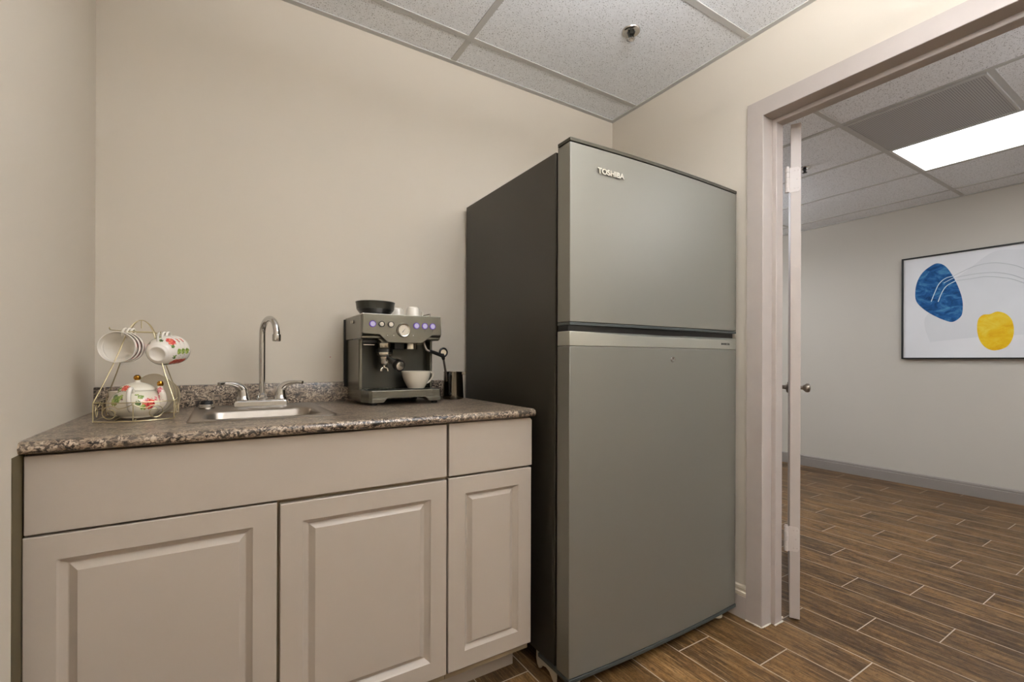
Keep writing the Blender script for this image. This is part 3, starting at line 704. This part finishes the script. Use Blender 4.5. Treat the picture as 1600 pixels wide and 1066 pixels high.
obj('wand_tip', tube(B(), [(.7315, 1.675, 1.065), (.757, 1.705, .996), (.7645, 1.718, .975)], [.0042, .0042, .0036], 12), 'steel', sw, smooth=True)
# bean hopper
hb = obj('bean_hopper', lathe(B(), [(0, .001), (.047, .001), (.050, .004), (.066, .024), (.0665, .026), (0, .026)], 40, T(.484, 1.735, 1.2185), sq=.95), 'black', em, smooth=True)
obj('hopper_lid', lathe(B(), [(.0655, 0), (.0675, .001), (.0700, .024), (.0715, .0265), (.0700, .0285), (.04, .0310), (0, .0315)], 40, T(.484, 1.735, 1.2447), sq=.95), 'ems_dark', hb, smooth=True)

# cups
def cup_shell(r0, r1, h, th=.0022, foot=.003):
    P = [(0, foot), (r0*.8, foot), (r0*.85, 0), (r0*1.0, 0), (r0*1.05, foot+.001)]
    for k in range(1, 13):
        t = k/12; P.append((r0*1.05+(r1-r0*1.05)*math.sin(t*PI/2)**.85, foot+.001+(h-foot-.001)*(1-math.cos(t*PI/2))**.78))
    P.append((r1-th*.5, h+.0008))
    for k in range(12, 0, -1):
        t = k/12; P.append((max(0, r0*1.05+(r1-r0*1.05)*math.sin(t*PI/2)**.85-th), foot+.001+(h-foot-.001)*(1-math.cos(t*PI/2))**.78+(th if k < 12 else 0)))
    P.append((0, foot+.001+th)); return P
# inverted espresso cups on the machine
def espresso_cup(x, y, label, rz):
    z = 1.2192
    t = thing('espresso_cup', label, 'cup', (x, y, z), 'small white cups upside down on the espresso machine')
    prof = [(.0272, 0), (.0285, 0), (.0283, .004), (.0262, .030), (.0238, .041), (.0205, .0435), (.0190, .0450), (.016, .0450), (.0155, .0437), (0, .0437)]
    obj('cup_body', lathe(B(), prof, 36, T(x, y, z)), 'ceramic', t, smooth=True)
    c, s = math.cos(rz), math.sin(rz)
    obj('handle', tube(B(), [Vector((x+c*d, y+s*d, z+h)) for d, h in ((.0250, .033), (.035, .033), (.0415, .026), (.041, .015), (.034, .008), (.0265, .007))], .0022, 10), 'ceramic', t, smooth=True)
espresso_cup(.5900, 1.806, 'small white cup upside down on the espresso machine next to the black hopper', 2.4)
espresso_cup(.6310, 1.738, 'small white cup upside down on the espresso machine, farther from the hopper', .12)
# big cup on drip tray
cx, cyy, cz = .6165, 1.664, .9547
t = thing('coffee_cup', 'wide cream coffee cup standing on the drip tray of the espresso machine', 'cup', (cx, cyy, cz))
pr_ = [(0, .003), (.026, .003), (.0275, 0), (.0305, 0), (.0320, .003), (.0385, .014), (.0455, .028), (.0505, .043), (.0532, .056), (.0540, .0615), (.0530, .0630), (.0515, .0615), (.0480, .043), (.043, .029), (.036, .016), (.028, .007), (0, .006)]
obj('cup_body', lathe(B(), pr_, 48, T(cx, cyy, cz)), 'ceramic2', t, smooth=True)
obj('coffee', lathe(B(), [(0, .052), (.0497, .052)], 40, T(cx, cyy, cz)), 'coffee', t)
P = smooth_path([(cx+.048, cyy+.004, cz+.056), (cx+.060, cyy+.005, cz+.0585), (cx+.0695, cyy+.006, cz+.053), (cx+.0700, cyy+.006, cz+.044), (cx+.062, cyy+.005, cz+.031), (cx+.050, cyy+.004, cz+.020), (cx+.042, cyy+.003, cz+.018)], 6)
obj('handle', tube(B(), P, .0036, 12), 'ceramic2', t, smooth=True)

# milk jug
jx, jy = .806, 1.7465
t = thing('milk_jug', 'small shiny steel milk jug on the counter between the machine and refrigerator', 'jug', (jx, jy, .9))
obj('jug_body', lathe(B(), [(0, .0005), (.039, .0005), (.0425, .003), (.0435, .008), (.0430, .020), (.0400, .075), (.0385, .104), (.0392, .1115), (.0380, .1118), (.0372, .104), (.0385, .075), (.0412, .02), (.040, .008), (0, .006)], 44, T(jx, jy, .9)), 'jug_steel', t, smooth=True)
a0 = Vector((-.64, -.77, 0))
P = [Vector((jx, jy, .9))+a0*d+Vector((0, 0, h)) for d, h in ((.039, .1), (.052, .104), (.058, .095), (.057, .05), (.053, .028), (.0425, .022))]
obj('handle', tube(B(), smooth_path(P, 5), .0042, 12), 'black', t, smooth=True)
obj('spout', prism(B(), [(jx+.026, jy-.030), (jx+.038, jy-.036), (jx+.035, jy-.020)], 'Z', 1.000, 1.0115), 'jug_steel', t)

# ------------------------------------------------------------------ tea rack
rk = thing('tea_set_rack', 'champagne coloured scrolled wire tea set rack in the corner of the countertop', 'rack', (-.19, 1.6, .9))
ax0, ax1, ay0, ay1, zr, zl = -.2715, -.108, 1.530, 1.690, .9495, .9025
W = .0013
def front_y(x, y0=ay0, d=-.030): 
    t = (x-ax0)/(ax1-ax0); return y0+d*(1-(2*t-1)**2)
bm = B()
for z in (zl, zr):
    loop = [(ax0+(ax1-ax0)*k/14, front_y(ax0+(ax1-ax0)*k/14), z) for k in range(15)]+[(ax1, ay1, z), (ax0, ay1, z)]
    tube(bm, loop, W, 8, closed=True)
for x in (ax0, ax1, (ax0+ax1)/2):
    tube(bm, [(x, front_y(x), zl), (x, front_y(x), zr)], W, 8)
for x in (ax0, ax1): tube(bm, [(x, ay1, zl), (x, ay1, zr)], W, 8)
for k in range(1, 4): x = ax0+(ax1-ax0)*k/4; tube(bm, [(x, front_y(x), zl), (x, ay1, zl)], W*.9, 6)
obj('basket_frame', bm, 'wire', rk, smooth=True)
def scroll(bm, c, axis, sgn, r=.018):
    # spiral with a sweeping tail, in the plane 'axis' through c
    pts = []
    for k in range(34):
        a = k/33*2.6*PI; rr = r*(1-.62*k/33)
        pts.append((math.cos(a+.6)*rr*sgn, math.sin(a+.6)*rr))
    tail = [(sgn*.046, .022), (sgn*.036, .016), (sgn*.026, .0125)]
    pts = tail+pts
    out = []
    for u, v in pts:
        out.append((c[0]+u, front_y(c[0]+u)-.0015, c[2]+v) if axis == 'F' else (c[0], c[1]+u, c[2]+v))
    tube(bm, out, W*.85, 8)
for x, s in ((-.236, 1), (-.146, -1)): bm = B(); scroll(bm, (x, 0, .9235), 'F', s, .0195); obj('scroll', bm, 'wire', rk, smooth=True)
for x in (ax0-.001, ax1+.001): 
    for y, s in ((1.575, 1), (1.650, -1)): bm = B(); scroll(bm, (x, y, .9235), 'S', s, .018); obj('scroll', bm, 'wire', rk, smooth=True)
bm = B(); rt = 1.133; rx0, rx1, ry0, ry1 = -.213, -.158, 1.588, 1.630
for x, xt in ((ax0, rx0), (ax1, rx1)):
    for y, yt in ((ay0, ry0), (ay1, ry1)):
        tube(bm, smooth_path([(x, y, zr), (x+(xt-x)*.38, y+(yt-y)*.4, zr+.062), (x+(xt-x)*.72, y+(yt-y)*.75, zr+.125), (xt, yt, rt)], 5), W, 8)
tube(bm, [(rx0, ry0, rt), (rx1, ry0, rt), (rx1, ry1, rt), (rx0, ry1, rt)], W, 8, closed=True)
ac = (-.186, 1.609, 1.1665)
for y in (ry0, ry1):
    tube(bm, smooth_path([(rx0, y, rt), (rx0+.010, (y+ac[1])/2, rt+.020), (ac[0]-.006, ac[1], 1.1640), (ac[0]+.006, ac[1], 1.1640), (rx1-.010, (y+ac[1])/2, rt+.020), (rx1, y, rt)], 5), W, 8)
tube(bm, [(ac[0], ac[1], 1.165), (ac[0], ac[1], 1.143)], W, 8)
# cup hooks reaching out at either side
tube(bm, smooth_path([(rx0, 1.60, rt), (-.226, 1.585, 1.134), (-.236, 1.545, 1.1335), (-.238, 1.520, 1.134), (-.238, 1.512, 1.139)], 5), W, 8)
tube(bm, smooth_path([(rx1, 1.60, rt), (-.148, 1.590, 1.130), (-.138, 1.560, 1.127), (-.137, 1.535, 1.127), (-.137, 1.528, 1.132)], 5), W, 8)
obj('hanger_frame', bm, 'wire', rk, smooth=True)

# teacups hung on the rack, nested
cupspots = []
for k in range(7):
    a = 2*PI*k/7+.5; cupspots.append((.035*math.cos(a), .035*math.sin(a), .030+.004*(k % 2), .0125 if k % 2 == 0 else .009, ROSE if k % 2 == 0 else LEAF))
    cupspots.append((.031*math.cos(a+.35), .031*math.sin(a+.35), .020, .0065, DLEAF))
cup_mat = floral('floral_cup_glaze', cupspots, '#f1eadf', .004)
def teacup(mtx, label, group):
    """cup axis = local z (foot at 0, mouth at .05); handle towards local +y"""
    o = bpy.data.objects.new('teacup', None); COL.objects.link(o); o.location = mtx.to_translation()
    sp(o, label, 'cup', group); BASE[o.name] = Vector((0, 0, 0))
    R = mtx.to_3x3().to_4x4()
    def put(name, bm, mat, smooth=True):
        bmesh.ops.recalc_face_normals(bm, faces=bm.faces)
        me = bpy.data.meshes.new(name); bm.to_mesh(me); bm.free(); me.materials.append(M[mat] if isinstance(mat, str) else mat)
        for p in me.polygons: p.use_smooth = True
        c = bpy.data.objects.new(name, me); COL.objects.link(c); c.parent = o; c.rotation_euler = R.to_euler(); return c
    P = cup_shell(.0205, .0410, .052); iz = max(range(len(P)), key=lambda i: P[i][1])
    bm = lathe(B(), P[:iz+1], 44, mi=0); lathe(bm, P[iz:], 44, mi=1); bmesh.ops.remove_doubles(bm, verts=bm.verts, dist=1e-6)
    b_ = put('cup_body', bm, cup_mat); b_.data.materials.append(M['ceramic'])
    put('handle', tube(B(), smooth_path([(0, .031, .042), (0, .044, .046), (0, .052, .036), (0, .048, .022), (0, .034, .016), (0, .028, .016)], 5), .0030, 10), 'ceramic')
    return o
def frame_from(zax, yhint):
    z = Vector(zax).normalized(); y = Vector(yhint); y = (y-z*y.dot(z)).normalized(); x = y.cross(z)
    return Matrix(((x.x, y.x, z.x), (x.y, y.y, z.y), (x.z, y.z, z.z))).to_4x4()
zl_ = Vector((-.20, -.97, .04)).normalized(); FL = frame_from(zl_, (.25, .0, 1))
mouth = Vector((-.2310, 1.560, 1.0905))
names = ['hanging teacup at the left of the rack, frontmost of the left stack', 'hanging teacup in the middle of the left stack on the rack', 'hanging teacup at the back of the left stack on the rack']
for k in range(3):
    org = mouth - zl_*(.052) + Vector((.0060, .0150, .0003))*k
    teacup(Matrix.Translation(org) @ FL, names[k], 'teacups hung on the left hook')
zr_ = Vector((.28, .93, .23)).normalized(); FR = frame_from(zr_, (-.05, 0, 1))
foot = Vector((-.1465, 1.555, 1.0730))
names = ['hanging floral teacup at the right of the rack, frontmost with its foot showing', 'hanging floral teacup in the middle of the right stack on the rack', 'hanging floral teacup at the back of the right stack on the rack']
for k in range(3):
    teacup(Matrix.Translation(foot + Vector((.0080, .0150, .0012))*k) @ FR, names[k], 'teacups hung on the right hook')

# teapot
px, py, pz = -.192, 1.586, .9042
spots = [(.030, -.051, .040, .0145, ROSE), (.020, -.055, .048, .006, ROSE2), (.014, -.054, .060, .008, LEAF), (.008, -.057, .042, .006, DLEAF), (.018, -.056, .030, .007, LEAF),
         (.008, -.050, .066, .006, LEAF), (-.038, -.040, .050, .013, LEAF), (-.030, -.046, .060, .008, LEAF), (-.044, -.032, .062, .008, DLEAF), (-.034, -.044, .042, .0035, ('#3a2024', '#6a2a30')),
         (-.026, -.048, .052, .0025, ('#3a2024', '#6a2a30')), (-.040, -.036, .038, .006, LEAF), (-.022, -.030, .083, .010, ROSE), (-.034, -.020, .076, .007, LEAF), (.046, -.038, .052, .007, PINK), (.035, -.046, .058, .005, PINK)]
pot_mat = floral('floral_teapot_glaze', spots, '#e9e2cf', .006)
tp = thing('teapot', 'floral white teapot with a gold knob in the wire basket of the rack', 'teapot', (px, py, pz))
prof = [(0, 0), (.033, 0), (.036, .002), (.0365, .005), (.045, .010), (.0555, .022), (.0600, .034), (.0585, .046), (.0510, .059), (.0425, .067), (.0400, .071), (.0385, .0715), (0, .071)]
obj('pot_body', lathe(B(), prof, 48, T(px, py, pz)), pot_mat, tp, smooth=True, angle=50)
lid = obj('lid', lathe(B(), [(.0405, .0718), (.0415, .0740), (.038, .0790), (.030, .0855), (.018, .0910), (.008, .0935), (.0062, .0960), (.0068, .0990), (0, .0995)], 40, T(px, py, pz)), pot_mat, tp, smooth=True, angle=60)
obj('lid_knob', lathe(B(), [(0, 0), (.005, .0005), (.0078, .004), (.0082, .008), (.0062, .0125), (.003, .0145), (0, .015)], 24, T(px, py, pz+.0985)), 'gold', lid, smooth=True)
hd = Vector((-.10, -.99, 0)).normalized()
P = [Vector((px, py, pz))+hd*d+Vector((0, 0, h)) for d, h in ((.038, .068), (.052, .078), (.068, .077), (.077, .064), (.076, .046), (.068, .030), (.056, .022))]
bm = tube(B(), smooth_path(P, 6), .0050, 14); obj('handle', bm, 'ceramic', tp, smooth=True)
sd = Vector((.93, -.36, 0)).normalized()
P = [Vector((px, py, pz))+sd*d+Vector((0, 0, h)) for d, h in ((.050, .030), (.060, .040), (.060, .058), (.055, .074), (.055, .086))]
q = smooth_path(P, 5); N = len(q); sptt = obj('spout', tube(B(), q, [.0125-.0070*i/(N-1) for i in range(N)], 16), floral('floral_spout_glaze', [(.05, -.02, .05, .012, PINK), (.05, -.02, .07, .010, PINK)], '#eadfce'), tp, smooth=True)
obj('spout_lip', lathe(B(), [(.0030, 0), (.0045, -.002), (.0072, .002), (.0075, .008), (.0050, .013), (.0030, .013)], 20, T(q[-1].x, q[-1].y, q[-1].z-.003)), 'gold', sptt, smooth=True)
# creamer behind, left
t = thing('creamer_jug', 'plain cream jug behind and left of the floral teapot in the rack', 'jug', (-.2435, 1.663, .9042))
obj('jug_body', lathe(B(), [(0, 0), (.020, 0), (.022, .003), (.0275, .014), (.0290, .026), (.0265, .040), (.0225, .052), (.0235, .062), (.0250, .066), (.0235, .0665), (.0215, .062), (.0205, .052), (.0245, .04), (.0265, .026), (.02, .008), (0, .005)], 36, T(-.2435, 1.663, .9042) @ Matrix.Diagonal((.85, .85, 1, 1))), 'ceramic2', t, smooth=True)
obj('handle', tube(B(), smooth_path([(-.2310, 1.653, .9042+.060), (-.219, 1.643, .9042+.064), (-.212, 1.638, .9042+.050), (-.215, 1.640, .9042+.034), (-.225, 1.649, .9042+.024)], 5), .0034, 10), 'ceramic', t, smooth=True)
# saucers standing upright behind the teapot
for k, (x, lab) in enumerate(((-.158, 'white saucer standing upright behind the teapot, nearest the pot'), (-.147, 'white saucer standing upright in the rack between two others'), (-.136, 'white saucer standing upright at the right end of the rack'))):
    y = 1.651+.007*k; R = .0565-.0045*k; zc = .9043+R
    mt = aim((x, y, zc), (-.52, -.85, .06))
    t = thing('saucer', lab, 'saucer', (x, y, .9043), 'saucers standing in the tea rack')
    s_ = obj('saucer_dish', lathe(B(), [(0, 0), (.019, 0), (.021, -.0018), (.0225, -.0004), (.034, .0028), (R*.86, .0060), (R, .0095), (R-.0008, .0110), (R*.84, .0080), (.033, .0048), (.019, .0026), (0, .0026)], 44, mt), 'ceramic2', t, smooth=True)
    obj('gilt_rim', tube(B(), [mt @ Vector((R*math.cos(a), R*math.sin(a), .0104)) for a in [2*PI*i/48 for i in range(48)]], .0007, 6, closed=True), 'wire', t, smooth=True)

# ------------------------------------------------------------------ wall art in the office
pa = thing('framed_painting', 'large framed abstract painting with a blue and a yellow shape on the office wall', 'painting', (XF, 1.0, 1.51))
y1, y0, z0, z1 = 1.6245, .36, 1.0795, 1.942
f = .011
obj('frame', bxs((4.985, XF-.001, y0, y1, z0, z0+f), (4.985, XF-.001, y0, y1, z1-f, z1), (4.985, XF-.001, y0, y0+f, z0+f, z1-f), (4.985, XF-.001, y1-f, y1, z0+f, z1-f)), 'frame_black', pa)
obj('canvas', bxs((4.998, 5.010, y0+f, y1-f, z0+f, z1-f)), 'canvas', pa)
def wash(name, lo, mid, hi, sc):
    m = NT(name); p = m.mapping(m.geo(), (1, 1, 1.6), (.6, 0, 0))
    m.base(m.ramp(m.noise(p, sc, 5, .6, .8), [(.32, lo), (.5, mid), (.68, hi)])); m.set(.65, spec=.2); return m.m
M['blue_wash'] = wash('blue_watercolour', '#123a66', '#20588f', '#4b85ae', 14)
M['yellow_wash'] = wash('yellow_watercolour', '#d9a516', '#e2bb20', '#e6cb48', 9)
def closed_spline(pts, n=5):
    N = len(pts); out = []
    for i in range(N):
        p0, p1, p2, p3 = [Vector(pts[(i+j) % N]+(0,)) for j in (-1, 0, 1, 2)]
        for k in range(n):
            t = k/n; q = .5*((2*p1)+(-p0+p2)*t+(2*p0-5*p1+4*p2-p3)*t*t+(-p0+3*p1-3*p2+p3)*t**3); out.append((q.x, q.y))
    return out
def patch(name, pts, mat, x): return obj(name, prism(B(), closed_spline(pts), 'X', x-.0006, 4.998), mat, pa)
blue = [(1.391, 1.868), (1.34, 1.835), (1.295, 1.749), (1.261, 1.653), (1.239, 1.56), (1.235, 1.482), (1.246, 1.419), (1.294, 1.379), (1.349, 1.398), (1.421, 1.446), (1.484, 1.505), (1.527, 1.571), (1.534, 1.648), (1.522, 1.729), (1.49, 1.8), (1.442, 1.846)]
yel = [(1.041, 1.44), (.998, 1.421), (.965, 1.373), (.953, 1.299), (.962, 1.227), (.989, 1.173), (1.031, 1.149), (1.071, 1.147), (1.111, 1.176), (1.14, 1.234), (1.152, 1.31), (1.146, 1.386), (1.12, 1.421), (1.08, 1.424)]
patch('painted_grey_shape', [(1.47, 1.42), (1.44, 1.235), (1.40, 1.225), (1.15, 1.25), (.9, 1.26), (.62, 1.30), (.60, 1.62), (.80, 1.84), (.98, 1.90), (1.08, 1.89), (1.2, 1.79), (1.3, 1.70), (1.35, 1.55)], 'shape_grey', 4.9978)
patch('painted_blue_shape', blue, 'blue_wash', 4.9972)
patch('painted_yellow_shape', yel, 'yellow_wash', 4.9972)
def stroke(pts, mat, w=.0035, x=4.9963):
    return obj('painted_line', tube(B(), smooth_path([(x+.0006, a, b) for a, b in pts], 5), w*.5, 6), mat, pa)
stroke([(1.429, 1.557), (1.405, 1.632), (1.38, 1.696), (1.34, 1.736), (1.29, 1.749)], 'line_white', .006)
stroke([(1.385, 1.55), (1.36, 1.627), (1.33, 1.676), (1.275, 1.709)], 'line_white', .006)
stroke([(1.35, 1.70), (1.30, 1.728), (1.285, 1.732)], 'line_white', .005)
stroke([(1.29, 1.749), (1.242, 1.774), (1.167, 1.806), (1.077, 1.816), (.99, 1.794), (.903, 1.744), (.75, 1.60)], 'line_grey')
stroke([(1.275, 1.709), (1.195, 1.711), (1.103, 1.716), (1.015, 1.695), (.948, 1.667), (.82, 1.58)], 'line_grey')
stroke([(1.285, 1.732), (1.242, 1.739), (1.149, 1.746), (1.059, 1.741), (.973, 1.712), (.903, 1.668), (.80, 1.60)], 'line_grey')

# little red mark on the wall
sp(obj('wall_mark', lathe(B(), [(0, .0006), (.0022, .0005), (.0024, 0)], 12, aim((.354, YB, 1.0695), (0, -1, 0)), sq=.6), 'red', loc=(.354, YB, 1.07)), 'tiny red speck on the cream back wall beside the espresso machine', 'mark')
for o in bpy.data.objects:
    if '_b' in o: del o['_b']
